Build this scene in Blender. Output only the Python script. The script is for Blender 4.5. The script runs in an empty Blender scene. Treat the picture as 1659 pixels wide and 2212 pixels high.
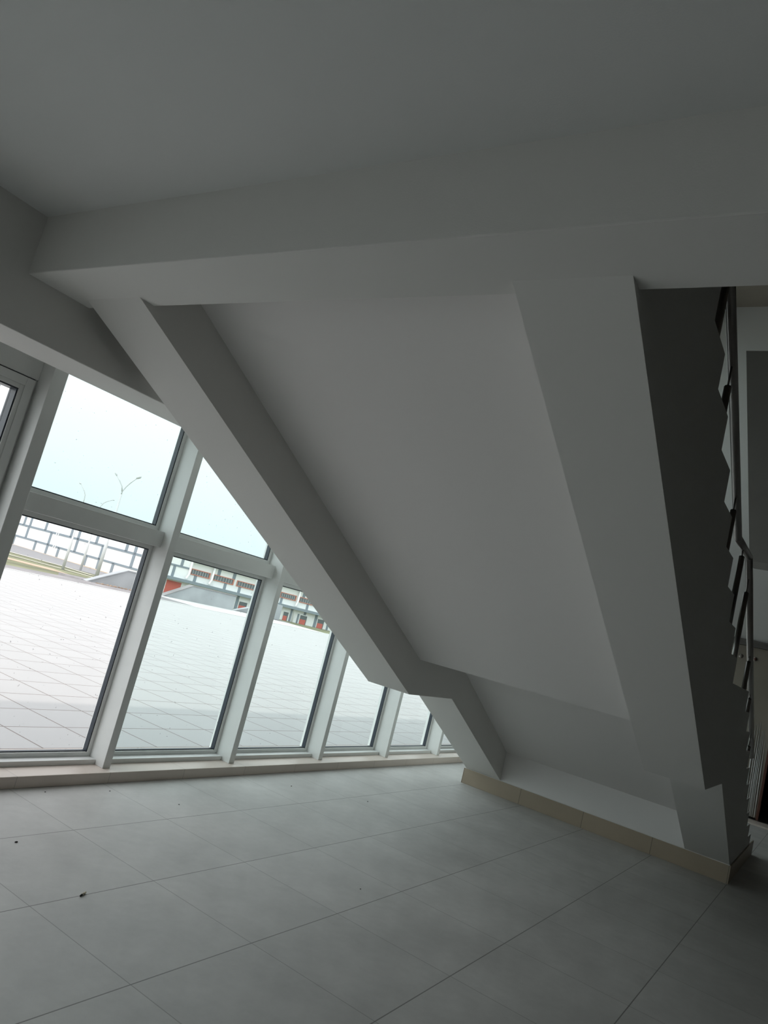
import bpy, bmesh, math, random
from mathutils import Vector, Matrix
random.seed(7)
C = bpy.context.scene.collection
SC = bpy.context.scene

# ------------------------------------------------------------------ camera
F_PX, H_CAM = 1588.2563, 1.3538
R = [[0.51228145, -0.82155611, 0.25022643],
     [0.25393485, -0.13343465, -0.95797301],
     [0.82041746, 0.55429302, 0.14026563]]
cam = bpy.data.cameras.new('camera')
camo = bpy.data.objects.new('camera', cam); C.objects.link(camo)
cam.sensor_fit = 'VERTICAL'; cam.sensor_height = 24.0
cam.lens = F_PX / 2212 * 24.0
cam.clip_start = 0.02; cam.clip_end = 1000
m = Matrix(((R[0][0], -R[1][0], -R[2][0], 0), (R[0][1], -R[1][1], -R[2][1], 0), (R[0][2], -R[1][2], -R[2][2], H_CAM), (0, 0, 0, 1)))
camo.matrix_world = m
SC.camera = camo

# ------------------------------------------------------------------ exposure, sky, sun
vs = SC.view_settings
vs.view_transform = 'Standard'; vs.look = 'None'; vs.gamma = 1; vs.use_curve_mapping = False
vs.exposure = -0.45
SKY = 2.6; SUN = 1.8
w = bpy.data.worlds.new('sky'); SC.world = w; w.use_nodes = True
nt = w.node_tree; nt.nodes.clear()
out = nt.nodes.new('ShaderNodeOutputWorld'); bg = nt.nodes.new('ShaderNodeBackground')
tc = nt.nodes.new('ShaderNodeTexCoord'); sx = nt.nodes.new('ShaderNodeSeparateXYZ'); cr = nt.nodes.new('ShaderNodeValToRGB')
nt.links.new(tc.outputs['Generated'], sx.inputs[0]); nt.links.new(sx.outputs['Z'], cr.inputs[0])
cr.color_ramp.elements[0].position = 0.0; cr.color_ramp.elements[0].color = (0.50, 0.575, 0.585, 1)
cr.color_ramp.elements[1].position = 0.45; cr.color_ramp.elements[1].color = (0.92, 0.965, 0.99, 1)
e = cr.color_ramp.elements.new(0.16); e.color = (0.66, 0.70, 0.70, 1)
nt.links.new(cr.outputs[0], bg.inputs[0])
ngx = nt.nodes.new('ShaderNodeMath'); ngx.operation = 'MULTIPLY_ADD'; nt.links.new(sx.outputs['X'], ngx.inputs[0]); ngx.inputs[1].default_value = -1.6; ngx.inputs[2].default_value = 0.0; ngx.use_clamp = True
st_ = nt.nodes.new('ShaderNodeMath'); st_.operation = 'MULTIPLY_ADD'; nt.links.new(ngx.outputs[0], st_.inputs[0]); st_.inputs[1].default_value = SKY * 0.7; st_.inputs[2].default_value = SKY   # thin cloud is brighter on the sun's side
nt.links.new(st_.outputs[0], bg.inputs[1])
nt.links.new(bg.outputs[0], out.inputs[0])
sun = bpy.data.lights.new('sun', 'SUN'); sun.energy = SUN; sun.angle = math.radians(0.8); sun.color = (1, 0.93, 0.86)
so = bpy.data.objects.new('sun', sun); C.objects.link(so)
so.rotation_euler = Vector((-0.45, -0.1805, 1.0)).to_track_quat('Z', 'Y').to_euler()

# ------------------------------------------------------------------ materials
def mat(name, col, rough=0.6, metal=0.0, spec=0.5, noise=0.0, nscale=3.0, bump=0.0, bscale=200):
    M = bpy.data.materials.new(name); M.use_nodes = True
    t = M.node_tree; b = t.nodes['Principled BSDF']
    b.inputs['Base Color'].default_value = (*col, 1); b.inputs['Roughness'].default_value = rough
    b.inputs['Metallic'].default_value = metal; b.inputs['Specular IOR Level'].default_value = spec
    if noise:
        co = t.nodes.new('ShaderNodeTexCoord'); n = t.nodes.new('ShaderNodeTexNoise'); n.inputs['Scale'].default_value = nscale
        n.inputs['Detail'].default_value = 5
        r = t.nodes.new('ShaderNodeValToRGB')
        r.color_ramp.elements[0].position = 0.3; r.color_ramp.elements[1].position = 0.7
        r.color_ramp.elements[0].color = (*[c * (1 - noise) for c in col], 1)
        r.color_ramp.elements[1].color = (*[min(1, c * (1 + noise)) for c in col], 1)
        t.links.new(co.outputs['Object'], n.inputs['Vector']); t.links.new(n.outputs['Fac'], r.inputs[0]); t.links.new(r.outputs[0], b.inputs['Base Color'])
    if bump:
        co2 = t.nodes.new('ShaderNodeTexCoord'); n2 = t.nodes.new('ShaderNodeTexNoise'); n2.inputs['Scale'].default_value = bscale
        bu = t.nodes.new('ShaderNodeBump'); bu.inputs['Strength'].default_value = bump; bu.inputs['Distance'].default_value = 0.002
        t.links.new(co2.outputs['Object'], n2.inputs['Vector']); t.links.new(n2.outputs['Fac'], bu.inputs['Height']); t.links.new(bu.outputs[0], b.inputs['Normal'])
    return M

def tile_mat(name, col, joint, x0, y0, px, py, wx, wy, rough, var=0.06, smudge=0.1, plane='XY', jx=1.0, jy=1.0):
    """tiles on a world-aligned grid: joints at x0+k*px and y0+k*py"""
    M = bpy.data.materials.new(name); M.use_nodes = True
    t = M.node_tree; N = t.nodes; b = N['Principled BSDF']; L = t.links.new
    co = N.new('ShaderNodeNewGeometry'); s = N.new('ShaderNodeSeparateXYZ'); L(co.outputs['Position'], s.inputs[0])
    def math_(op, a, bb=None, c=None):
        n = N.new('ShaderNodeMath'); n.operation = op
        for i, v in enumerate((a, bb, c)):
            if v is None: continue
            if isinstance(v, (int, float)): n.inputs[i].default_value = v
            else: L(v, n.inputs[i])
        return n.outputs[0]
    ids = []; js = []
    for ax, o0, pp, ww, st in ((plane[0], x0, px, wx, jx), (plane[1], y0, py, wy, jy)):
        u = math_('DIVIDE', math_('SUBTRACT', s.outputs[ax], o0), pp)
        ids.append(math_('FLOOR', u))
        fr = math_('FRACT', u)
        d = math_('MULTIPLY', math_('MINIMUM', fr, math_('SUBTRACT', 1.0, fr)), pp)
        j = math_('MULTIPLY', math_('LESS_THAN', d, ww / 2), st)
        js.append(j)
    jm = math_('MAXIMUM', js[0], js[1])
    cb = N.new('ShaderNodeCombineXYZ'); L(ids[0], cb.inputs[0]); L(ids[1], cb.inputs[1])
    wn = N.new('ShaderNodeTexWhiteNoise'); L(cb.outputs[0], wn.inputs['Vector'])
    n1 = N.new('ShaderNodeTexNoise'); n1.inputs['Scale'].default_value = 2.2; n1.inputs['Detail'].default_value = 6; n1.inputs['Roughness'].default_value = 0.62
    L(co.outputs['Position'], n1.inputs['Vector'])
    n3 = N.new('ShaderNodeTexNoise'); n3.inputs['Scale'].default_value = 9; n3.inputs['Detail'].default_value = 8; n3.inputs['Roughness'].default_value = 0.7
    L(co.outputs['Position'], n3.inputs['Vector'])
    f = math_('ADD', math_('MULTIPLY', math_('SUBTRACT', wn.outputs['Value'], 0.5), var), math_('MULTIPLY', math_('SUBTRACT', n1.outputs['Fac'], 0.5), smudge * 2))
    f = math_('ADD', f, math_('MULTIPLY', math_('SUBTRACT', n3.outputs['Fac'], 0.5), smudge * 0.9))
    f = math_('ADD', f, 1.0)
    mul = N.new('ShaderNodeVectorMath'); mul.operation = 'SCALE'; mul.inputs[0].default_value = col; L(f, mul.inputs['Scale'])
    mx = N.new('ShaderNodeMix'); mx.data_type = 'RGBA'; L(jm, mx.inputs['Factor']); L(mul.outputs[0], mx.inputs['A']); mx.inputs['B'].default_value = (*joint, 1)
    L(mx.outputs['Result'], b.inputs['Base Color'])
    rr = math_('ADD', math_('MULTIPLY', n1.outputs['Fac'], 0.25), rough - 0.12); L(rr, b.inputs['Roughness'])
    b.inputs['Specular IOR Level'].default_value = 0.45
    bu = N.new('ShaderNodeBump'); bu.inputs['Strength'].default_value = 0.4; bu.inputs['Distance'].default_value = 0.002; bu.invert = True
    L(jm, bu.inputs['Height']); L(bu.outputs[0], b.inputs['Normal'])
    return M

def glass_mat(name, tint, dirt=0.015):
    M = bpy.data.materials.new(name); M.use_nodes = True
    t = M.node_tree; N = t.nodes; N.clear(); L = t.links.new
    o = N.new('ShaderNodeOutputMaterial'); tr = N.new('ShaderNodeBsdfTransparent'); tr.inputs[0].default_value = (*tint, 1)
    gl = N.new('ShaderNodeBsdfGlossy'); gl.inputs['Roughness'].default_value = 0.02
    lw = N.new('ShaderNodeLayerWeight'); lw.inputs['Blend'].default_value = 0.5
    pw = N.new('ShaderNodeMath'); pw.operation = 'POWER'; L(lw.outputs['Facing'], pw.inputs[0]); pw.inputs[1].default_value = 5.0
    fr = N.new('ShaderNodeMath'); fr.operation = 'MULTIPLY_ADD'; L(pw.outputs[0], fr.inputs[0]); fr.inputs[1].default_value = 0.6; fr.inputs[2].default_value = 0.02
    mx = N.new('ShaderNodeMixShader'); L(fr.outputs[0], mx.inputs[0]); L(tr.outputs[0], mx.inputs[1]); L(gl.outputs[0], mx.inputs[2])
    df = N.new('ShaderNodeBsdfDiffuse'); df.inputs[0].default_value = (0.45, 0.45, 0.44, 1)
    g = N.new('ShaderNodeNewGeometry')
    n = N.new('ShaderNodeTexNoise'); n.inputs['Scale'].default_value = 55; n.inputs['Detail'].default_value = 3
    L(g.outputs['Position'], n.inputs['Vector'])
    r = N.new('ShaderNodeValToRGB'); r.color_ramp.elements[0].position = 0.72; r.color_ramp.elements[1].position = 0.76
    r.color_ramp.elements[0].color = (0, 0, 0, 1); r.color_ramp.elements[1].color = (0.45, 0.45, 0.45, 1)
    L(n.outputs['Fac'], r.inputs[0])
    ad = N.new('ShaderNodeMath'); ad.operation = 'ADD'; L(r.outputs[0], ad.inputs[0]); ad.inputs[1].default_value = dirt
    m2 = N.new('ShaderNodeMixShader'); L(ad.outputs[0], m2.inputs[0]); L(mx.outputs[0], m2.inputs[1]); L(df.outputs[0], m2.inputs[2])
    L(m2.outputs[0], o.inputs[0])
    return M

WALL = (0.75, 0.735, 0.71)
M_wall = mat('white wall paint', WALL, 0.75, spec=0.25, noise=0.012, nscale=0.8, bump=0.15)
M_ceil = mat('white ceiling paint', (0.74, 0.74, 0.73), 0.8, spec=0.2, noise=0.015, nscale=0.7, bump=0.15)
M_alu = mat('cream powder coated aluminium', (0.80, 0.81, 0.79), 0.42, spec=0.45, noise=0.02, nscale=8)
M_gasket = mat('black rubber gasket', (0.03, 0.04, 0.055), 0.35)
M_floor = tile_mat('grey porcelain floor tiles', (0.55, 0.54, 0.52), (0.20, 0.19, 0.18), 2.5448, 3.0062, 0.6, 0.5976, 0.0040, 0.0048, 0.55, 0.06, 0.30, jx=0.6, jy=0.9)
M_sill = tile_mat('beige sill tiles', (0.72, 0.63, 0.56), (0.25, 0.22, 0.2), 2.57, 50, 0.6075, 100, 0.003, 0.0, 0.4, 0.06, 0.06, jx=0.6)
M_skirt = tile_mat('beige skirting tiles', (0.42, 0.345, 0.26), (0.16, 0.14, 0.12), 2.445, 50, 0.608, 100, 0.004, 0.0, 0.45, 0.10, 0.10, plane='YX')
M_plaza = tile_mat('pale plaza paving', (0.44, 0.43, 0.425), (0.14, 0.10, 0.08), 4.2, 5.79, 0.49, 0.49, 0.012, 0.012, 0.7, 0.04, 0.05, jx=0.85, jy=0.85)
M_steel = mat('brushed stainless steel', (0.36, 0.34, 0.33), 0.3, metal=1.0)
M_black = mat('black plastic cap', (0.02, 0.02, 0.02), 0.4)
M_glass = glass_mat('green tinted glass', (0.91, 0.955, 0.953))
M_clear = glass_mat('clear glass', (0.985, 0.98, 0.985), 0.008)
M_conc = mat('pale concrete', (0.55, 0.55, 0.54), 0.8, noise=0.08, nscale=1.5)
M_concg = mat('grey concrete', (0.35, 0.365, 0.375), 0.85, noise=0.12, nscale=1.2)
M_extw = mat('white facade paint', (0.80, 0.80, 0.79), 0.8, noise=0.02, nscale=0.2)
M_grey = mat('blue grey facade paint', (0.21, 0.25, 0.28), 0.8)
M_red = mat('red paint', (0.56, 0.13, 0.10), 0.5)
M_rust = mat('red oxide window frames', (0.52, 0.20, 0.14), 0.6)
M_dglass = mat('dark window glass', (0.13, 0.15, 0.16), 0.2)
M_grass = mat('dry green grass', (0.165, 0.17, 0.095), 0.95, noise=0.35, nscale=0.25)
M_road = mat('asphalt', (0.24, 0.235, 0.24), 0.9, noise=0.05, nscale=0.4)
M_verge = mat('sandy verge', (0.44, 0.34, 0.25), 0.95, noise=0.15, nscale=0.4)
M_kerb = mat('white kerb stone', (0.52, 0.50, 0.42), 0.8)
M_galv = mat('galvanised steel', (0.5, 0.51, 0.51), 0.6, metal=0.0)
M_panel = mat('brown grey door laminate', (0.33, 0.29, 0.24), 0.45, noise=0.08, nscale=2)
M_brown = mat('reddish brown door jamb', (0.12, 0.045, 0.03), 0.45)
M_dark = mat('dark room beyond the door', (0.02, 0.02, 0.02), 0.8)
M_slab = mat('lighter white paint', (0.84, 0.815, 0.80), 0.75, spec=0.25, noise=0.01, nscale=0.8, bump=0.15)  # soffit slab and base wall toned lighter than the stringers
M_side = mat('darkened wall paint', (0.34, 0.33, 0.31), 0.8)  # greyed to cut bounce and to darken the upper flight
M_ledge = mat('weathered concrete', (0.24, 0.225, 0.225), 0.9, noise=0.2, nscale=1.5)
M_trim = mat('dark grey door trim', (0.16, 0.15, 0.14), 0.5)
M_film = mat('protective film glints', (0.62, 0.61, 0.60), 0.22, spec=0.8)
M_mud = mat('brown soil crumbs', (0.30, 0.22, 0.16), 0.95, noise=0.3, nscale=6)
M_butt = mat('cigarette paper', (0.62, 0.56, 0.42), 0.8)
M_char = mat('charred tip', (0.03, 0.028, 0.025), 0.9)

# ------------------------------------------------------------------ helpers
def obj(name, bm, m, parent=None, smooth=False):
    bmesh.ops.recalc_face_normals(bm, faces=bm.faces)
    me = bpy.data.meshes.new(name); bm.to_mesh(me); bm.free()
    me.materials.append(m)
    if smooth:
        for p in me.polygons: p.use_smooth = True
    o = bpy.data.objects.new(name, me); C.objects.link(o)
    if parent: o.parent = parent; o.matrix_parent_inverse = parent.matrix_world.inverted()
    return o
def tag(o, label, cat=None, group=None, kind=None):
    o['label'] = label
    if cat: o['category'] = cat
    if group: o['group'] = group
    if kind: o['kind'] = kind
    return o
def empty(name, loc, label, cat, group=None, kind=None):
    o = bpy.data.objects.new(name, None); C.objects.link(o); o.location = loc
    o.matrix_world = Matrix.Translation(loc)
    return tag(o, label, cat, group, kind)
def box(bm, x0, x1, y0, y1, z0, z1, bev=0.0):
    vs_ = [bm.verts.new((x, y, z)) for x in (x0, x1) for y in (y0, y1) for z in (z0, z1)]
    fs = [(0, 1, 3, 2), (4, 6, 7, 5), (0, 4, 5, 1), (2, 3, 7, 6), (0, 2, 6, 4), (1, 5, 7, 3)]
    faces = [bm.faces.new([vs_[i] for i in f]) for f in fs]
    if bev:
        es = list({e for f in faces for e in f.edges})
        bmesh.ops.bevel(bm, geom=es, offset=bev, segments=2, affect='EDGES', profile=0.5)
def bx(x0, x1, y0, y1, z0, z1, bev=0.0):
    bm = bmesh.new(); box(bm, x0, x1, y0, y1, z0, z1, bev); return bm
def prism(bm, pts, axis, a, b):
    """polygon pts (in the two other axes) extruded along axis from a to b"""
    def P(p, v):
        return {'y': (p[0], v, p[1]), 'z': (p[0], p[1], v), 'x': (v, p[0], p[1])}[axis]
    A = [bm.verts.new(P(p, a)) for p in pts]; B = [bm.verts.new(P(p, b)) for p in pts]
    bm.faces.new(A); bm.faces.new(B[::-1])
    n = len(pts)
    for i in range(n): bm.faces.new((A[i], B[i], B[(i + 1) % n], A[(i + 1) % n]))
def tube(bm, pts, rad, seg=16, cap=True):
    """tube along points; rad a number or a list"""
    pts = [Vector(p) for p in pts]; n = len(pts)
    rads = rad if isinstance(rad, (list, tuple)) else [rad] * n
    rings = []; up = None
    for i, p in enumerate(pts):
        if i == 0: d = (pts[1] - p).normalized()
        elif i == n - 1: d = (p - pts[i - 1]).normalized()
        else: d = ((p - pts[i - 1]).normalized() + (pts[i + 1] - p).normalized()).normalized()
        if up is None:
            up = Vector((0, 0, 1)) if abs(d.z) < 0.9 else Vector((1, 0, 0))
        s = d.cross(up).normalized(); u = s.cross(d).normalized(); up = u
        k = 1.0
        if 0 < i < n - 1:
            c = d.dot((pts[i + 1] - p).normalized()); k = 1 / max(c, 0.5)
        ring = []
        for j in range(seg):
            a = 2 * math.pi * j / seg
            ring.append(bm.verts.new(p + (s * math.cos(a) + u * math.sin(a)) * rads[i]))
        rings.append(ring)
    for i in range(n - 1):
        for j in range(seg):
            bm.faces.new((rings[i][j], rings[i][(j + 1) % seg], rings[i + 1][(j + 1) % seg], rings[i + 1][j]))
    if cap:
        bm.faces.new(rings[0][::-1]); bm.faces.new(rings[-1])

# ------------------------------------------------------------------ room structure
XN, XF = 1.5441, 1.8552            # near and far face of the ceiling beam
ZB, ZC = 2.3929, 2.6602            # underside of beam, ceiling
YSP = 3.1337                       # inner face of the spandrel above the windows
X0R, X1R, Y0R = -4.5, 11.68, -8.0
ZUP, ZTOP = 3.40, 7.54
YG = 3.826
st = lambda o, label: tag(o, label, kind='structure')
st(obj('floor', bx(X0R, X1R, Y0R, 4.05, -0.2, 0.0), M_floor), 'grey large format tiled floor of the hall')
st(obj('ceiling', bx(X0R, XN, Y0R, YSP + 0.02, ZC, ZUP), M_ceil), 'flat white ceiling above the camera side of the beam')
st(obj('trim_1', bx(XN, XF, Y0R, YSP + 0.02, ZB, ZUP + 0.003, 0.004), M_wall), 'deep white ceiling beam crossing above the head of the stairs')
bm = bmesh.new(); box(bm, X0R, X1R, YSP, 3.447, 2.1403, 4.2, 0.004); box(bm, X0R, X1R, YSP, 3.447, 6.9, ZTOP); box(bm, X0R, 8.2, YSP, 3.447, 4.2, 6.9); box(bm, 11.2, X1R, YSP, 3.447, 4.2, 6.9); box(bm, X0R, X1R, 3.447, 3.98, 2.31, 4.2); box(bm, X0R, X1R, 3.447, 3.98, 6.9, ZTOP); box(bm, X0R, 8.2, 3.447, 3.98, 4.2, 6.9); box(bm, 11.2, X1R, 3.447, 3.98, 4.2, 6.9)
st(obj('wall_left', bm, M_wall), 'white spandrel wall above the windows with a lit underside')
st(obj('wall_right', bx(X0R, X1R, Y0R - 0.2, Y0R, -0.2, ZTOP), M_side), 'side wall of the hall, greyed to cut bounce light')  # unseen wall, greyed so less light bounces back
st(obj('wall_back', bx(X0R - 0.2, X0R, Y0R - 0.2, 4.0, -0.2, ZTOP), M_wall), 'white wall behind the camera')
st(obj('ceiling_upper', bx(X0R - 0.2, X1R + 3, Y0R - 0.2, 3.98, ZTOP, ZTOP + 0.2), M_panel), 'upper storey ceiling with its dimness put into the colour')  # door's brown grey darkens this ceiling in place of dim light
# far wall with door opening, Y from -0.5 to 2.1, z to 2.29
bm = bmesh.new()
box(bm, X1R, X1R + 0.2, 2.0, 3.98, 0, ZTOP); box(bm, X1R, X1R + 0.2, Y0R - 0.2, -0.4, 0, ZTOP); box(bm, X1R, X1R + 0.2, -0.4, 2.0, 2.36, ZTOP)
st(obj('wall_far', bm, M_wall), 'white far wall behind the stairs')
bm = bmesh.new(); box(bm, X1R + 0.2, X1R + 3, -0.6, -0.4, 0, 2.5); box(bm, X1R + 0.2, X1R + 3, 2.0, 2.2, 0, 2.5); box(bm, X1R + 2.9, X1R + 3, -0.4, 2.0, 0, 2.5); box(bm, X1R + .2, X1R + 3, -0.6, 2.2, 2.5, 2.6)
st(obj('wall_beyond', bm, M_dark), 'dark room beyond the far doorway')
st(obj('floor_beyond', bx(X1R, X1R + 3, -0.6, 2.2, -0.2, -0.002), M_floor), 'tiled floor of the dark room beyond the doorway')
# sloping underside of the next flight, in front of the far wall; its shade is put into the grey
bm = bmesh.new(); prism(bm, [(7.68, 4.93), (10.75, 3.335), (11.3, 3.335), (11.3, 3.45), (10.8, 3.45), (7.78, 4.97)], 'y', 1.35, -0.6)
st(obj('trim_2', bm, M_side), 'sloping underside of the upper flight seen past the handrail, its shade painted grey')

# door in the far wall
d = empty('door_2', (X1R, 0.8, 0), 'brown grey flush door at the far wall still in protective film', None, kind='structure'); 
obj('door_frame', (lambda b: (box(b, X1R - 0.03, X1R + 0.12, -0.4, 2.0, 2.29, 2.378, 0.003), box(b, X1R - 0.045, X1R - 0.03, -0.4, 2.0, 2.345, 2.378, 0.002), b)[-1])(bmesh.new()), M_trim, d)
obj('jamb', bx(X1R - 0.02, X1R + 0.1, 0.79, 0.822, 0.03, 2.29, 0.003), M_brown, d)
obj('door_leaf', bx(X1R + 0.0, X1R + 0.045, 0.822, 1.98, 0.05, 2.285, 0.003), M_panel, d)
obj('door_leaf', bx(X1R + 0.3, X1R + 0.345, -0.38, 0.4, 0.05, 2.285, 0.003), M_panel, d)
obj('upper_panel', bx(X1R - 0.01, X1R + 0.03, 0.45, 0.822, 0.93, 2.285, 0.003), M_panel, d)
for y in (1.348, 1.165):
    b = bmesh.new(); tube(b, [(X1R - 0.012, y, 2.127), (X1R + 0.002, y, 2.127)], 0.028, 20)
    s_ = obj('screw_cap', b, M_steel, d, True)
    b = bmesh.new(); tube(b, [(X1R - 0.016, y, 2.127), (X1R - 0.011, y, 2.127)], 0.018, 20); obj('recess', b, M_brown if y < 1.2 else M_panel, s_, True)
bm = bmesh.new()
y = 0.84; k = 0
while y < 1.95:
    wdt = random.uniform(0.012, 0.03); top = 1.15 + 0.75 * (y - 0.84) + random.uniform(-0.1, 0.12)
    top = min(top, 1.7); lean = 0.03
    tube(bm, [(X1R - 0.006, y, 0.06), (X1R - 0.008, y + lean * 0.5, top * 0.5), (X1R - 0.002, y + lean, top)], [wdt * 0.5, wdt * 0.45, 0.002], 8)
    y += wdt * random.uniform(1.15, 1.9)
obj('film_glints', bm, M_film, d, True)  # pale tapering ribs stand in for reflections on the plastic film
obj('threshold', bx(11.30, X1R + 0.02, -0.4, 2.0, -0.01, 0.02, 0.004), M_sill, d)

# ------------------------------------------------------------------ windows
YM = 3.6586; ZS = 0.0646
MX, MP, MW = 3.1697, 1.1149, 0.056
st(obj('window_sill', bx(X0R, X1R, 3.5847, 4.05, 0.0, ZS, 0.003), M_sill), 'low beige tiled sill running under all the windows')
st(obj('trim_3', bx(X0R, X1R, 3.80, 3.98, 2.31, 2.34), M_alu), 'window head profile above the panes')
ZT0, ZT1 = 1.437, 1.538
def pane_set(par, x0, x1, z0, z1, gm, lab):
    """bead frame, gasket and glass pane filling x0..x1, z0..z1"""
    bw = 0.026
    b = bmesh.new()
    box(b, x0, x0 + bw, 3.802, YG + .02, z0, z1); box(b, x1 - bw, x1, 3.802, YG + .02, z0, z1)
    box(b, x0 + bw, x1 - bw, 3.802, YG + .02, z0, z0 + bw); box(b, x0 + bw, x1 - bw, 3.802, YG + .02, z1 - bw, z1)
    fr = obj('glazing_bead', b, M_alu, par)
    b = bmesh.new(); g = 0.007; i0, i1, j0, j1 = x0 + bw, x1 - bw, z0 + bw, z1 - bw
    box(b, i0, i0 + g, 3.807, YG + .015, j0, j1); box(b, i1 - g, i1, 3.807, YG + .015, j0, j1)
    box(b, i0 + g, i1 - g, 3.815, YG + .015, j0, j0 + g); box(b, i0 + g, i1 - g, 3.807, YG + .015, j1 - g, j1)
    obj('gasket', b, M_gasket, fr)
    p = obj('glass_pane', bx(i0, i1, YG, YG + 0.006, j0, j1), gm, par); p['label'] = lab
def bay(n, x0, x1, mull, label, lower=M_glass, mw=MW):
    wd = empty('window_%d' % n, ((x0 + x1) / 2, YG, ZS), label, None, kind='structure')
    obj('mullion', bx(mull, mull + mw, YM, YG + 0.06, ZS, 2.31, 0.002), M_alu, wd)
    obj('transom', bx(x0, x1, 3.735, YG + 0.05, ZT0, ZT1, 0.002), M_alu, wd)
    obj('bottom_rail', bx(x0, x1, 3.738, YG + 0.05, ZS, 0.094, 0.002), M_alu, wd)
    pane_set(wd, x0, x1, 0.094, ZT0, lower, 'clear lower pane' if lower is M_clear else 'green tinted lower pane')
    pane_set(wd, x0, x1, ZT1, 2.31, M_glass, 'green tinted upper pane')
    return wd
ordn = ['second', 'third', 'fourth', 'fifth', 'sixth', 'seventh', 'eighth', 'ninth']
bay(2, 2.175, MX, MX, 'full window bay left of the first tall mullion, lamp posts seen through it', M_clear)
for i in range(7):
    x0 = MX + i * MP + MW; x1 = min(MX + (i + 1) * MP, X1R)
    lab = ['window bay with the long grey ramp wall and red framed windows seen through it',
           'window bay whose top is cut off by the sloping stair stringer, three red doors seen through it',
           'window bay right of the mullion that meets the stringer at mid height',
           'window bay under the kink of the stair stringer',
           'small sliver of window bay beside the foot of the stairs',
           'window bay hidden behind the stairs', 'last window bay behind the stairs'][i]
    bay(3 + i, x0, x1, x1 if x1 < X1R - .1 else X1R - MW, lab)
# opening leaf at the left edge
d1 = empty('window_1', (1.6, YG, ZS), 'opening glazed leaf in a cream frame at the left edge', None, kind='structure')
obj('mullion', bx(2.093, 2.175, YM, YG + .06, ZS, 2.31, 0.003), M_alu, d1)
obj('mullion', bx(0.96, 1.02, YM, YG + .06, ZS, 2.31, 0.003), M_alu, d1)
b = bmesh.new(); box(b, 1.02, 2.093, 3.775, YG + .05, 2.111, 2.31, 0.002); box(b, 2.083, 2.093, 3.785, YG + .05, ZS, 2.112); box(b, 1.02, 1.04, 3.785, YG + .05, ZS, 2.112)
obj('outer_frame', b, M_alu, d1)
b = bmesh.new(); box(b, 1.04, 2.083, 3.80, YG + .05, 0.07, 2.112); 
bb = bmesh.new()
LX0, LX1, LZ0, LZ1 = 1.045, 2.0755, 0.075, 2.104
box(bb, LX1 - 0.047, LX1, 3.765, YG + .04, LZ0, LZ1, 0.002); box(bb, LX0, LX0 + 0.047, 3.765, YG + .04, LZ0, LZ1, 0.002)
box(bb, LX0 + .047, LX1 - .047, 3.765, YG + .04, LZ1 - 0.047, LZ1, 0.002); box(bb, LX0 + .047, LX1 - .047, 3.765, YG + .04, LZ0, LZ0 + 0.047, 0.002)
b.free()
leaf = obj('leaf', bb, M_alu, d1)
b = bmesh.new(); box(b, 2.0757, 2.083, 3.785, 3.86, ZS, 2.111); box(b, 1.04, 2.0757, 3.785, 3.86, 2.1042, 2.111); obj('dark_gap_strip', b, M_gasket, d1)  # black strip stands in for the shade in the gap round the leaf
b = bmesh.new(); q = 0.047; r_ = 0.07
box(b, LX1 - r_, LX1 - q, 3.770, YG + .03, LZ0 + q, LZ1 - q, 0.002); box(b, LX0 + q, LX0 + r_, 3.770, YG + .03, LZ0 + q, LZ1 - q, 0.002)
box(b, LX0 + r_, LX1 - r_, 3.770, YG + .03, LZ1 - r_, LZ1 - q, 0.002); box(b, LX0 + r_, LX1 - r_, 3.770, YG + .03, LZ0 + q, LZ0 + r_, 0.002)
obj('glazing_bead', b, M_alu, leaf)
b = bmesh.new(); q = r_; r_ = 0.078
box(b, LX1 - r_, LX1 - q, 3.778, YG + .02, LZ0 + q, LZ1 - q); box(b, LX0 + q, LX0 + r_, 3.778, YG + .02, LZ0 + q, LZ1 - q)
box(b, LX0 + r_, LX1 - r_, 3.778, YG + .02, LZ1 - r_, LZ1 - q); box(b, LX0 + r_, LX1 - r_, 3.778, YG + .02, LZ0 + q, LZ0 + r_)
obj('gasket', b, M_gasket, leaf)
obj('glass_pane', bx(LX0 + r_, LX1 - r_, YG, YG + .006, LZ0 + r_, LZ1 - r_), M_clear, leaf)
for i in range(4):   # the glazing carries on beside and behind the camera
    x1 = 0.96 - i * MP
    bay(10 + i, x1 - MP + MW, x1, x1 - MP, 'window bay of the same glazing outside the left edge of the view')

wu = empty('window_20', (9.9, YG, 4.2), 'unseen high window added to light the stairwell', None, kind='structure')  # added window, out of view, put in to light the far wall
b = bmesh.new()
for x in (8.2, 9.2, 10.2, 11.14): box(b, x, x + .06, 3.70, 3.9, 4.2, 6.9)
box(b, 8.2, 11.2, 3.70, 3.9, 4.2, 4.26); box(b, 8.2, 11.2, 3.70, 3.9, 6.84, 6.9)
obj('frame', b, M_alu, wu); obj('glass_pane', bx(8.26, 11.14, YG - .03, YG - .024, 4.26, 6.84), M_glass, wu)

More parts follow.
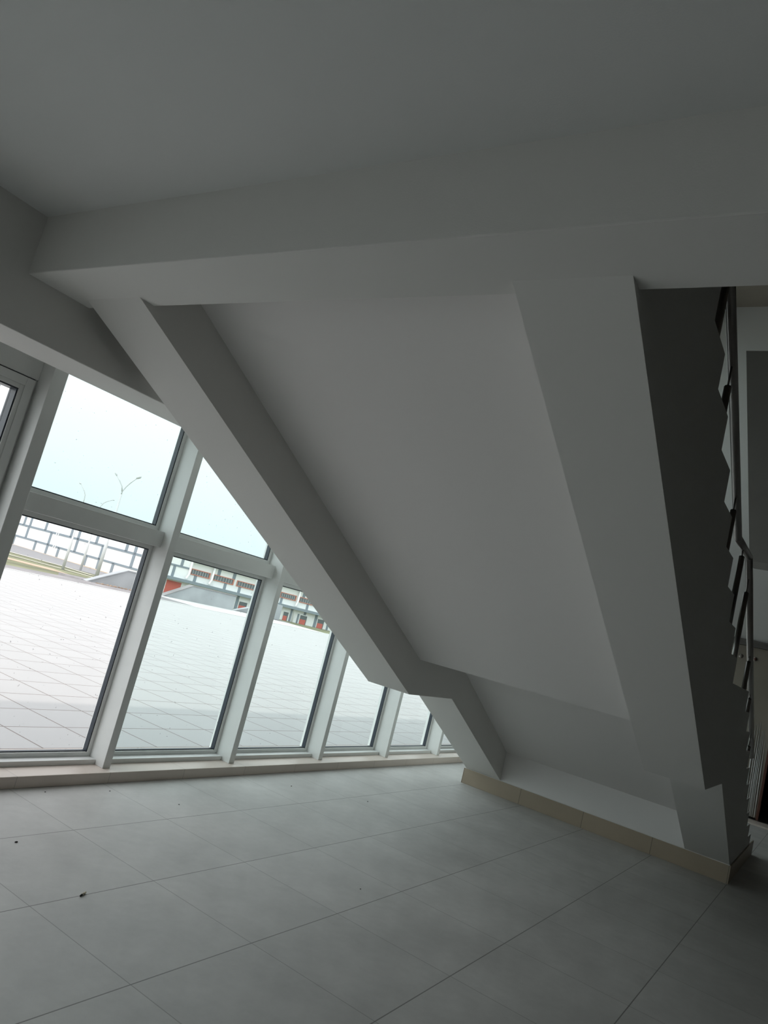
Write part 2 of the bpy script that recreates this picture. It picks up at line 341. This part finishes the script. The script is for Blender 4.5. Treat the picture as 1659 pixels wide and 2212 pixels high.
# ------------------------------------------------------------------ staircase
YL0, YL1, YR1, YR0 = 3.0403, 2.671, 0.9704, 0.6211
XA, XK1, XK2, XB = 1.7774, 4.8787, 5.6004, 7.0671
ZK, ZE = 0.8725, 0.1455
XS2, ZS2, XS3, ZS4 = 4.9126, 1.1351, 5.6718, 0.4188
risers = [(5.22, 1.52)]            # (x of riser, z of the tread at its foot)
nos = [(5.22, 1.68), (4.895, 1.834), (4.59, 1.99), (4.31, 2.148), (4.02, 2.305), (3.72, 2.462), (3.41, 2.62), (3.09, 2.776), (2.785, 2.933), (2.48, 3.09), (2.175, 3.247), (1.8552, 3.403)]
prof = []                          # step line from the top of the flight down to the floor
prof.append((XA + 0.01, 3.40))
for i in range(len(nos) - 1, -1, -1):
    x, z = nos[i]; prof.append((x, z)); prof.append((x, nos[i - 1][1] if i > 0 else 1.52))
low = [(6.20, 1.371), (6.50, 1.223), (6.77, 1.07), (7.03, 0.925), (7.27, 0.779), (7.52, 0.64), (7.77, 0.50), (8.0, 0.365), (8.30, 0.24), (8.60, 0.12), (8.90, 0.0)]
zz = 1.52
for x, z in low: prof.append((x, zz)); prof.append((x, z)); zz = z
prof = [p for i, p in enumerate(prof) if i == 0 or (abs(p[0] - prof[i - 1][0]) + abs(p[1] - prof[i - 1][1])) > 1e-4]
stair = empty('staircase', (8.0, 1.83, 0), 'wide white concrete staircase with a landing, seen from below and behind', 'staircase')
def stair_prism(name, ya, yb, bottom, par, m_=None):
    b = bmesh.new(); prism(b, prof[:-1] + [(8.90, 0.0)] + [(XB, 0.0)] + bottom, 'y', ya, yb)
    return obj(name, b, m_ or M_wall, par)
bot_s = [(XB, ZE), (XK2, ZK), (XK1, ZK), (XA, ZB)]
ls = stair_prism('stringer', YL1, YL0, bot_s, stair); ls['label'] = 'left sloping stringer beam beside the windows'
rs = stair_prism('stringer', YR0, YR1, bot_s, stair); rs['label'] = 'right sloping stringer beam with stepped top edge'
sl = (ZB - ZK) / (XA - XK1)
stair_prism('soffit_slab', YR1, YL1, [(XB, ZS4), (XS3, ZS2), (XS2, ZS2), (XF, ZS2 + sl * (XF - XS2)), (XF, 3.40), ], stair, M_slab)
bm = bmesh.new(); t_ = 0.012
box(bm, XB - t_, XB, YR0 - t_, YL0 + 0.02, 0, 0.1428, 0.002); box(bm, XB, 8.92, YR0 - t_, YR0, 0, 0.1428, 0.002)
sk = obj('skirting', bm, M_skirt, stair); sk['label'] = 'beige tile skirting around the foot'
# mortar line on top of the skirting
obj('mortar_line', bx(XB - 0.007, XB, YR0 - 0.006, YL0 + 0.01, 0.1428, 0.1475), M_wall, stair)

# ------------------------------------------------------------------ handrail
YH = 0.78; RR = 0.0265
rail = empty('handrail', (6.0, YH, 1.52), 'stainless steel tube handrail with round posts along the near side of the stairs', 'handrail')
K1 = Vector((5.441, YH, 2.505)); K2 = Vector((6.15, YH, 2.516)); EN = Vector((9.10, YH, 0.937)); TP = Vector((2.1, YH, 4.245))
def seg_tube(a, b, name='rail_tube', r=RR):
    bm = bmesh.new(); tube(bm, [a, b], r, 24); return obj(name, bm, M_steel, rail, True)
seg_tube(TP, K1); seg_tube(K1, K2); seg_tube(K2, EN)
for P, n in ((K1, 0), (K2, 0)):
    b = bmesh.new(); bmesh.ops.create_uvsphere(b, u_segments=20, v_segments=12, radius=RR * 1.0, matrix=Matrix.Translation(P)); obj('rail_elbow', b, M_steel, rail, True)
b = bmesh.new(); bmesh.ops.create_uvsphere(b, u_segments=20, v_segments=12, radius=RR, matrix=Matrix.Translation(EN)); obj('end_cap', b, M_steel, rail, True)
def rail_z(x):
    if x < K1.x: return K1.z + (TP.z - K1.z) * (K1.x - x) / (K1.x - TP.x)
    if x < K2.x: return K1.z + (K2.z - K1.z) * (x - K1.x) / (K2.x - K1.x)
    return K2.z + (EN.z - K2.z) * (x - K2.x) / (EN.x - K2.x)
def step_z(x):
    z = 3.4
    for i in range(len(prof) - 1):
        (xa, za), (xb, zb) = prof[i], prof[i + 1]
        if xa <= x <= xb and abs(za - zb) < 1e-4: z = za
    return z if x < 8.9 else 0.0
for x, top in ((3.58, 3.40), (4.11, 3.052), (5.05, 2.593), (5.775, 2.437), (6.358, 2.266), (7.337, 1.803), (7.924, 1.50), (8.633, 1.046)):
    b = bmesh.new(); z0 = step_z(x); tube(b, [(x, YH, z0), (x, YH, top)], 0.0205, 20)
    po = obj('post', b, M_steel, rail, True)
    b = bmesh.new(); tube(b, [(x, YH, top - 0.001), (x, YH, top + 0.006)], [0.0205, 0.016], 20); obj('post_cap', b, M_black, po)
    b = bmesh.new(); tube(b, [(x, YH, top), (x, YH, rail_z(x) - 0.015)], 0.006, 10); obj('rod', b, M_steel, po, True)
    b = bmesh.new(); tube(b, [(x, YH, z0), (x, YH, z0 + 0.01)], 0.04, 20); obj('base_flange', b, M_steel, po, True)

# ------------------------------------------------------------------ litter on the floor
b = bmesh.new(); tube(b, [(2.170, 2.405, 0.0045), (2.196, 2.418, 0.0045)], 0.0042, 12)
cb = tag(obj('cigarette_butt', b, M_butt, None, True), 'squashed pale cigarette butt with a dark end on the floor near a tile joint', 'cigarette butt')
b = bmesh.new(); tube(b, [(2.160, 2.400, 0.0045), (2.1705, 2.4052, 0.0045)], [0.0035, 0.0044], 12); obj('burnt_end', b, M_char, cb, True)
def chip(x, y, s, label, m_=M_char):
    b = bmesh.new(); bmesh.ops.create_icosphere(b, subdivisions=2, radius=s)
    for v in b.verts:
        v.co.x *= 1.5 * random.uniform(.85, 1.15); v.co.y *= .9 * random.uniform(.85, 1.15); v.co.z = v.co.z * .5
        v.co += Vector((x, y, s * .5))
    tag(obj('debris_chip', b, m_), label, 'debris', 'small dark crumbs on the tiles')
chip(2.21, 2.95, 0.0055, 'dark oval crumb on the tiles near the left edge of the view')
chip(2.71, 3.51, 0.0035, 'dark crumb just in front of the sill, leftmost of those along it')
chip(3.10, 3.46, 0.0035, 'dark crumb in front of the sill near the foot of the first mullion')
chip(3.39, 3.18, 0.0035, 'dark crumb in the window row of tiles right of the first mullion')
chip(4.63, 3.31, 0.0045, 'dark crumb near the sill in front of the third mullion')
chip(5.07, 2.90, 0.0040, 'tiny dark crumb in the middle of the floor halfway to the stair foot')
chip(3.52, 1.93, 0.0035, 'tiny dark crumb on the open floor nearest the camera')

# ------------------------------------------------------------------ outdoors: terrace
pz = obj('paved_plaza', bx(-25, 70, 4.05, 21.35, -0.3, -0.02), M_plaza); tag(pz, 'wide pale paved plaza outside the windows', kind='structure')
b = bmesh.new(); prism(b, [(-25, 21.4), (21.6, 21.4), (21.6, 24.9), (18.0, 24.5), (14.2, 24.0), (-25, 23.4)], 'z', -0.32, -0.06)
tag(obj('plaza_ledge', b, M_ledge), 'weathered grey concrete strip along the far edge of the plaza', kind='structure')
b = bmesh.new(); prism(b, [(21.6, 21.4), (70, 21.4), (70, 22.4), (30.7, 22.4), (30.2, 24.4), (27, 25.4), (21.6, 25.2)], 'z', -0.32, -0.06)
tag(obj('plaza_ledge', b, M_conc), 'pale concrete strip along the far edge of the plaza', kind='structure')
b = bmesh.new(); box(b, 30.0, 30.1, 24.4, 25.0, -0.32, -0.06); box(b, 17.9, 31, 24.9, 26.4, -0.325, -0.07); tag(obj('stair_landing', b, M_ledge), 'concrete strip carrying the ramp walls', kind='structure')
b = bmesh.new(); box(b, -25, 70, 21.28, 21.42, -0.3, 0.0, 0.01); tag(obj('plaza_kerb', b, M_conc), 'narrow kerb between plaza paving and ledge', kind='structure')
tag(obj('podium', bx(-25, 70, 4.0, 26.6, -3.0, -0.33), M_conc), 'concrete podium carrying the plaza', kind='structure')
tag(obj('facade_outer', (lambda b: (box(b, X0R - .2, 14.9, 3.98, 4.10, 2.31, 4.2), box(b, X0R - .2, 14.9, 3.98, 4.10, 6.9, 7.9), box(b, X0R - .2, 8.2, 3.98, 4.10, 4.2, 6.9), box(b, 11.2, 14.9, 3.98, 4.10, 4.2, 6.9), b)[-1])(bmesh.new()), M_extw), 'outer face of the building above the glazing', kind='structure')

def local_prism(name, A, dvec, pts, thick, m_, parent=None, z0=0.0, off=0.0):
    """vertical slab: pts (s, z) along dvec from A, given thickness to the back; off moves it to the front"""
    A = Vector((A[0], A[1], 0)); dv = Vector((dvec[0], dvec[1], 0)).normalized(); nv = Vector((-dv.y, dv.x, 0))
    if nv.dot(A) < 0: nv = -nv        # away from the hall
    bm = bmesh.new()
    F = [bm.verts.new(A + dv * s - nv * off + Vector((0, 0, z0 + z))) for s, z in pts]
    B = [bm.verts.new(A + dv * s - nv * off + nv * thick + Vector((0, 0, z0 + z))) for s, z in pts]
    bm.faces.new(F); bm.faces.new(B[::-1]); n = len(pts)
    for i in range(n): bm.faces.new((F[i], B[i], B[(i + 1) % n], F[(i + 1) % n]))
    return obj(name, bm, m_, parent)
# ramp walls
A1, D1 = (17.907, 24.485), (0.9976, -0.0698)
r1 = local_prism('ramp_wall', A1, D1, [(-0.01, 0), (1.57, 0.71), (2.55, 0.71), (2.55, 0)], 0.25, M_concg, None, -0.06)
tag(r1, 'grey concrete ramp wall with sloping left end seen through the first full bay', 'wall', 'ramp walls at the plaza edge')
local_prism('coping', A1, D1, [(-0.08, 0.0), (1.565, 0.745), (2.55, 0.745), (2.55, 0.71), (1.57, 0.71), (-0.01, 0)], 0.3, M_concg, r1, -0.06, 0.03)
A2, D2 = (22.2785, 25.159), (0.9988, 0.0485)
r2 = local_prism('ramp_wall', A2, D2, [(-0.01, 0), (1.6, 0.69), (4.65, 0.69), (4.65, 0)], 0.25, M_concg, None, -0.06)
tag(r2, 'long grey concrete ramp wall seen through the second full bay', 'wall', 'ramp walls at the plaza edge')
local_prism('coping', A2, D2, [(-0.08, 0.0), (1.595, 0.725), (4.7, 0.725), (4.7, 0.685), (1.6, 0.685), (-0.01, 0)], 0.3, M_ledge, r2, -0.06, 0.03)
A3, D3 = (27.58, 25.8), (0.991, 0.134)
r3 = local_prism('ramp_wall', A3, D3, [(-0.05, 0), (1.46, 0.34), (1.46, 0)], 0.2, M_concg, None, -0.06)
tag(r3, 'low grey ramp wall behind the right mullion of the second full bay', 'wall', 'ramp walls at the plaza edge')
bmx = bmesh.new(); box(bmx, 29.7, 30.45, 25.3, 26.0, -0.06, 0.72, 0.01)
tag(obj('concrete_block', bmx, M_concg), 'pale grey block at the plaza edge left of the small red doors', 'block')
bmx = bmesh.new()
for k in range(60):
    x = 17.95 + random.random() * 2.5; s = random.uniform(.015, .05)
    bmesh.ops.create_icosphere(bmx, subdivisions=1, radius=s, matrix=Matrix.Translation((x, 24.16 + random.uniform(-.1, .03), -0.05)))
tag(obj('soil_crumbs', bmx, M_mud), 'brown soil and litter along the foot of the ramp wall', kind='stuff')

# ------------------------------------------------------------------ outdoors: lower ground
GZ = -2.65
def flat(name, pts, z, m_, label, th=0.05, kind='structure'):
    b = bmesh.new(); prism(b, pts, 'z', z - th, z); return tag(obj(name, b, m_), label, kind=kind)
flat('grass_field', [(-60, 26.6), (260, 26.6), (260, 330), (-60, 330)], GZ, M_grass, 'dry green grass beyond the plaza', kind='stuff')
flat('road', [(57.5, 97), (61.5, 91), (66, 84), (74, 84), (76, 105.5), (77.5, 113), (79.3, 126), (84, 170), (70, 170), (64, 125)], GZ + .052, M_road, 'grey asphalt road in front of the white building')
flat('verge', [(76, 84), (76.2, 105), (77.6, 113), (79.5, 127), (84.5, 170), (88, 170), (82, 126), (80, 100), (79, 84)], GZ + .056, M_verge, 'sandy verge along the foot of the white building')
flat('kerb_line', [(51.0, 91), (55.8, 81.9), (57.4, 77), (57.9, 77), (56.4, 82.2), (51.6, 91.6)], GZ + .1, M_kerb, 'pale kerb line crossing the grass')
flat('kerb_line', [(57.0, 98), (60.7, 89.2), (60.0, 82), (60.7, 82), (61.4, 89.6), (57.9, 98.6)], GZ + .1, M_kerb, 'pale kerb line between grass and road')
flat('soil_patch', [(46, 84), (52, 78), (51, 73), (46, 79)], GZ + .052, M_verge, 'bare earth patch in the grass', kind='stuff')

# left warehouse wing
LA, LD = (81.638, 137.359), (-0.10029, -0.99496)
wh = empty('warehouse', (LA[0], LA[1], GZ), 'long white industrial building with grey grid bands seen through the first full bay', 'building')
local_prism('wall', LA, LD, [(-40, 0), (44.3, 0), (44.3, 9.3), (31.5, 9.5), (14, 10.2), (-40, 11.2)], 18, M_extw, wh, GZ)
def strips(par, A, D, rects, name, m_, off=0.08, th=0.3):
    Av = Vector((A[0], A[1], 0)); dv = Vector((D[0], D[1], 0)).normalized(); nv = Vector((-dv.y, dv.x, 0))
    if nv.dot(Av) < 0: nv = -nv
    bm = bmesh.new()
    for s0, s1, z0, z1 in rects:
        vs_ = []
        for s, o_ in ((s0, -off), (s1, -off), (s1, th), (s0, th)):
            p = Av + dv * s + nv * o_
            vs_.append((bm.verts.new((p.x, p.y, GZ + z0)), bm.verts.new((p.x, p.y, GZ + z1))))
        bm.faces.new([v[0] for v in vs_]); bm.faces.new([v[1] for v in vs_][::-1])
        for i in range(4):
            a, c_ = vs_[i], vs_[(i + 1) % 4]; bm.faces.new((a[0], c_[0], c_[1], a[1]))
    return obj(name, bm, m_, par)
rc = [(-40, 44.3, 3.94, 4.30), (-40, 44.3, 1.62, 1.96), (-40, 44.3, 7.0, 7.3)]
for s in (-19, -7, -4.5, 2.0, 4.5, 10.7, 20.2, 22.8, 28.9, 38.2, 40.8): rc.append((s - .36, s + .36, 4.1, 7.1))
for s in (-14, -5, 4.3, 13.3, 22.9, 31.3, 40.8): rc.append((s - .36, s + .36, 1.8, 4.1))
for s in (-8, 0, 8.7, 13.3, 17.5, 27.2, 31.4, 35.8, 43.8): rc.append((s - .36, s + .36, 0, 1.8))
strips(wh, LA, LD, rc, 'grid_bands', M_grey)
for r__ in ((15.2, 15.4, 3.85, 4.4), (15.9, 16.1, 3.85, 4.4), (15.4, 15.6, 1.5, 2.1), (16.1, 16.3, 1.5, 2.1)): strips(wh, LA, LD, [r__], 'clamp', M_extw, 0.16)
# right building
RA, RD = (70.414, 79.568), (0.96541, -0.26074)
ob = empty('office_building', (RA[0], RA[1], GZ), 'white building with red framed ribbon windows, grey canopy and white downpipes', 'building')
local_prism('wall', RA, RD, [(-1.2, 0), (60, 0), (60, 5.9), (-1.2, 5.9)], 3, M_extw, ob, GZ)
strips(ob, RA, RD, [(-1.2, 60, 2.02, 2.42)], 'canopy', M_grey, 0.9)
strips(ob, RA, RD, [(2.65, 60, 5.2, 5.9)], 'fascia', M_extw, 0.7)
rc = [(-1.2, 2.6, 3.9, 4.15)]
for s in (3.9, 8.9, 11.4, 19.2, 24.4, 29.2): rc.append((s - .22, s + .22, 2.42, 3.3))
for s in (7.4, 10.0, 23.2, 26): rc.append((s - .25, s + .25, 4.15, 5.2))
rc += [(1.15, 1.55, 4.1, 5.9), (0.2, 0.6, 2.42, 3.95)]
rc += [(11.35, 11.8, 0.02, 2.02), (21.5, 21.85, 0.02, 2.0), (23.0, 23.3, 0.02, 1.5), (24.1, 24.55, 1.4, 2.0), (26.45, 26.95, 0.02, 2.0), (29.2, 29.6, 0.02, 2.0)]
for r__ in rc: strips(ob, RA, RD, [r__], 'pilaster', M_grey, 0.06)
for s0, s1 in ((2.9, 6.1), (6.55, 10.15), (10.65, 14.3), (14.9, 18.2), (18.7, 21.85), (22.4, 26.0), (26.5, 30.1)):
    f_ = strips(ob, RA, RD, [(s0, s1, 3.3, 3.42), (s0, s1, 4.05, 4.17), (s0, s0 + .12, 3.42, 4.05), (s1 - .2, s1, 3.42, 4.05)], 'window_frame', M_rust, 0.12)
    strips(ob, RA, RD, [(s0 + .12, s1 - .2, 3.42, 4.05)], 'window_glass', M_dglass, 0.05)
    n_ = 8; rr = [(s0 + (s1 - s0) * k / n_ - .025, s0 + (s1 - s0) * k / n_ + .025, 3.42, 4.05) for k in range(1, n_)]
    fb = strips(ob, RA, RD, rr, 'window_bars', M_galv, 0.1)
def ploc(A, D, s, z, o_):
    Av = Vector((A[0], A[1], 0)); dv = Vector((D[0], D[1], 0)).normalized(); nv = Vector((-dv.y, dv.x, 0))
    if nv.dot(Av) < 0: nv = -nv
    p = Av + dv * s - nv * o_; return Vector((p.x, p.y, GZ + z))
for s in (2.66, 6.35, 14.6, 22.1, 29.9):
    b = bmesh.new(); tube(b, [ploc(RA, RD, s, 5.3, .35), ploc(RA, RD, s, 3.2, .35), ploc(RA, RD, s - .28, 2.75, .5), ploc(RA, RD, s - .28, 2.4, .5)], 0.15, 10)
    obj('downpipe', b, M_extw, ob, True)
for s in (14.3, 21.95):
    b = bmesh.new(); tube(b, [ploc(RA, RD, s - .1, 2.05, .4), ploc(RA, RD, s + .15, 1.7, .25), ploc(RA, RD, s + .1, 0, .25)], 0.12, 10)
    obj('downpipe', b, M_extw, ob, True)
gd = strips(ob, RA, RD, [(-0.14, 2.12, 0, 1.82)], 'garage_door', M_red, 0.05); gd['label'] = 'bright red shutter door'
for s0, s1, h in ((11.95, 13.4, 1.25), (20.2, 21.2, 1.32), (23.5, 24.9, 1.4), (27.1, 28.5, 1.45)):
    dr = strips(ob, RA, RD, [(s0, s1, 0, h)], 'entrance', M_dglass, 0.03)
    strips(dr, RA, RD, [(s0 + .1, s1 - .15, 0, h * .55)], 'red_door', M_red, 0.05)
    strips(dr, RA, RD, [(s0 - .1, s0, 0, h), (s1, s1 + .1, 0, h), (s0 - .1, s1 + .1, h, h + .1)], 'white_surround', M_extw, 0.12)

# street lamps
DD = Vector((0.5598, -0.8286, 0)).normalized()
def street_lamp(base, pts, heads, arms, label, r=0.16):
    bse = Vector(base); o = empty('street_lamp', bse, label, 'street lamp', 'street lamps along the road')
    P = lambda s, z: bse + DD * s + Vector((0, 0, z))
    b = bmesh.new(); (s0, z0), (s1, z1) = pts
    tube(b, [P(0, 0), P(0, z1 * .42), P(0, z1 * .425), P(s1, z1)], [r * 1.25, r * 1.15, r * .85, r * .6], 12)
    obj('pole', b, M_galv, o, True)
    for a in arms:
        b = bmesh.new(); tube(b, [P(*q) for q in a], [r * .5] + [r * .38] * (len(a) - 1), 8); obj('arm', b, M_galv, o, True)
    for (s, z, ds, dz, w_) in heads:
        b = bmesh.new(); tube(b, [P(s, z), P(s + ds * .35, z + dz * .35), P(s + ds * .75, z + dz * .75), P(s + ds, z + dz)], [w_ * .35, w_ * .8, w_, w_ * .5], 10); obj('lamp_head', b, M_galv, o, True)
street_lamp((55.55, 81.39, GZ), [(0, 0), (-.08, 8.3)], [(-1.02, 10.75, -.28, .1, .1)], [[(-.08, 8.2), (-.1, 9.0), (-.16, 9.54), (-.4, 10.0), (-1.04, 10.77)]], 'single arm street lamp leaning left, leftmost in the first full bay', 0.14)
street_lamp((63.52, 89.2, GZ), [(0, 0), (-.08, 8.6)], [(1.35, 10.5, .25, .05, .09)], [[(-.08, 8.5), (0, 9.24), (.3, 9.81), (.8, 10.22), (1.37, 10.5)]], 'single arm street lamp curving right, smallest and most distant', 0.13)
street_lamp((60.68, 81.64, GZ), [(0, 0), (-.11, 11.1)], [(1.15, 13.6, .55, .42, .2), (-1.3, 13.25, -.4, .45, .14)],
            [[(-.11, 11.0), (-.1, 11.47), (.21, 12.22), (.6, 12.85), (1.21, 13.63)], [(-.1, 11.47), (-.33, 12.15), (-.8, 12.75), (-1.35, 13.34)]], 'tall double arm street lamp in the middle of the first full bay', 0.19)
street_lamp((29.9, 61.8, GZ), [(0, 0), (0, 11.0)], [(.85, 14.25, .55, .4, .2)], [[(0, 11.0), (0, 11.9), (.2, 12.9), (.85, 14.3)]], 'street lamp whose head shows in the leaf at the left edge', 0.15)
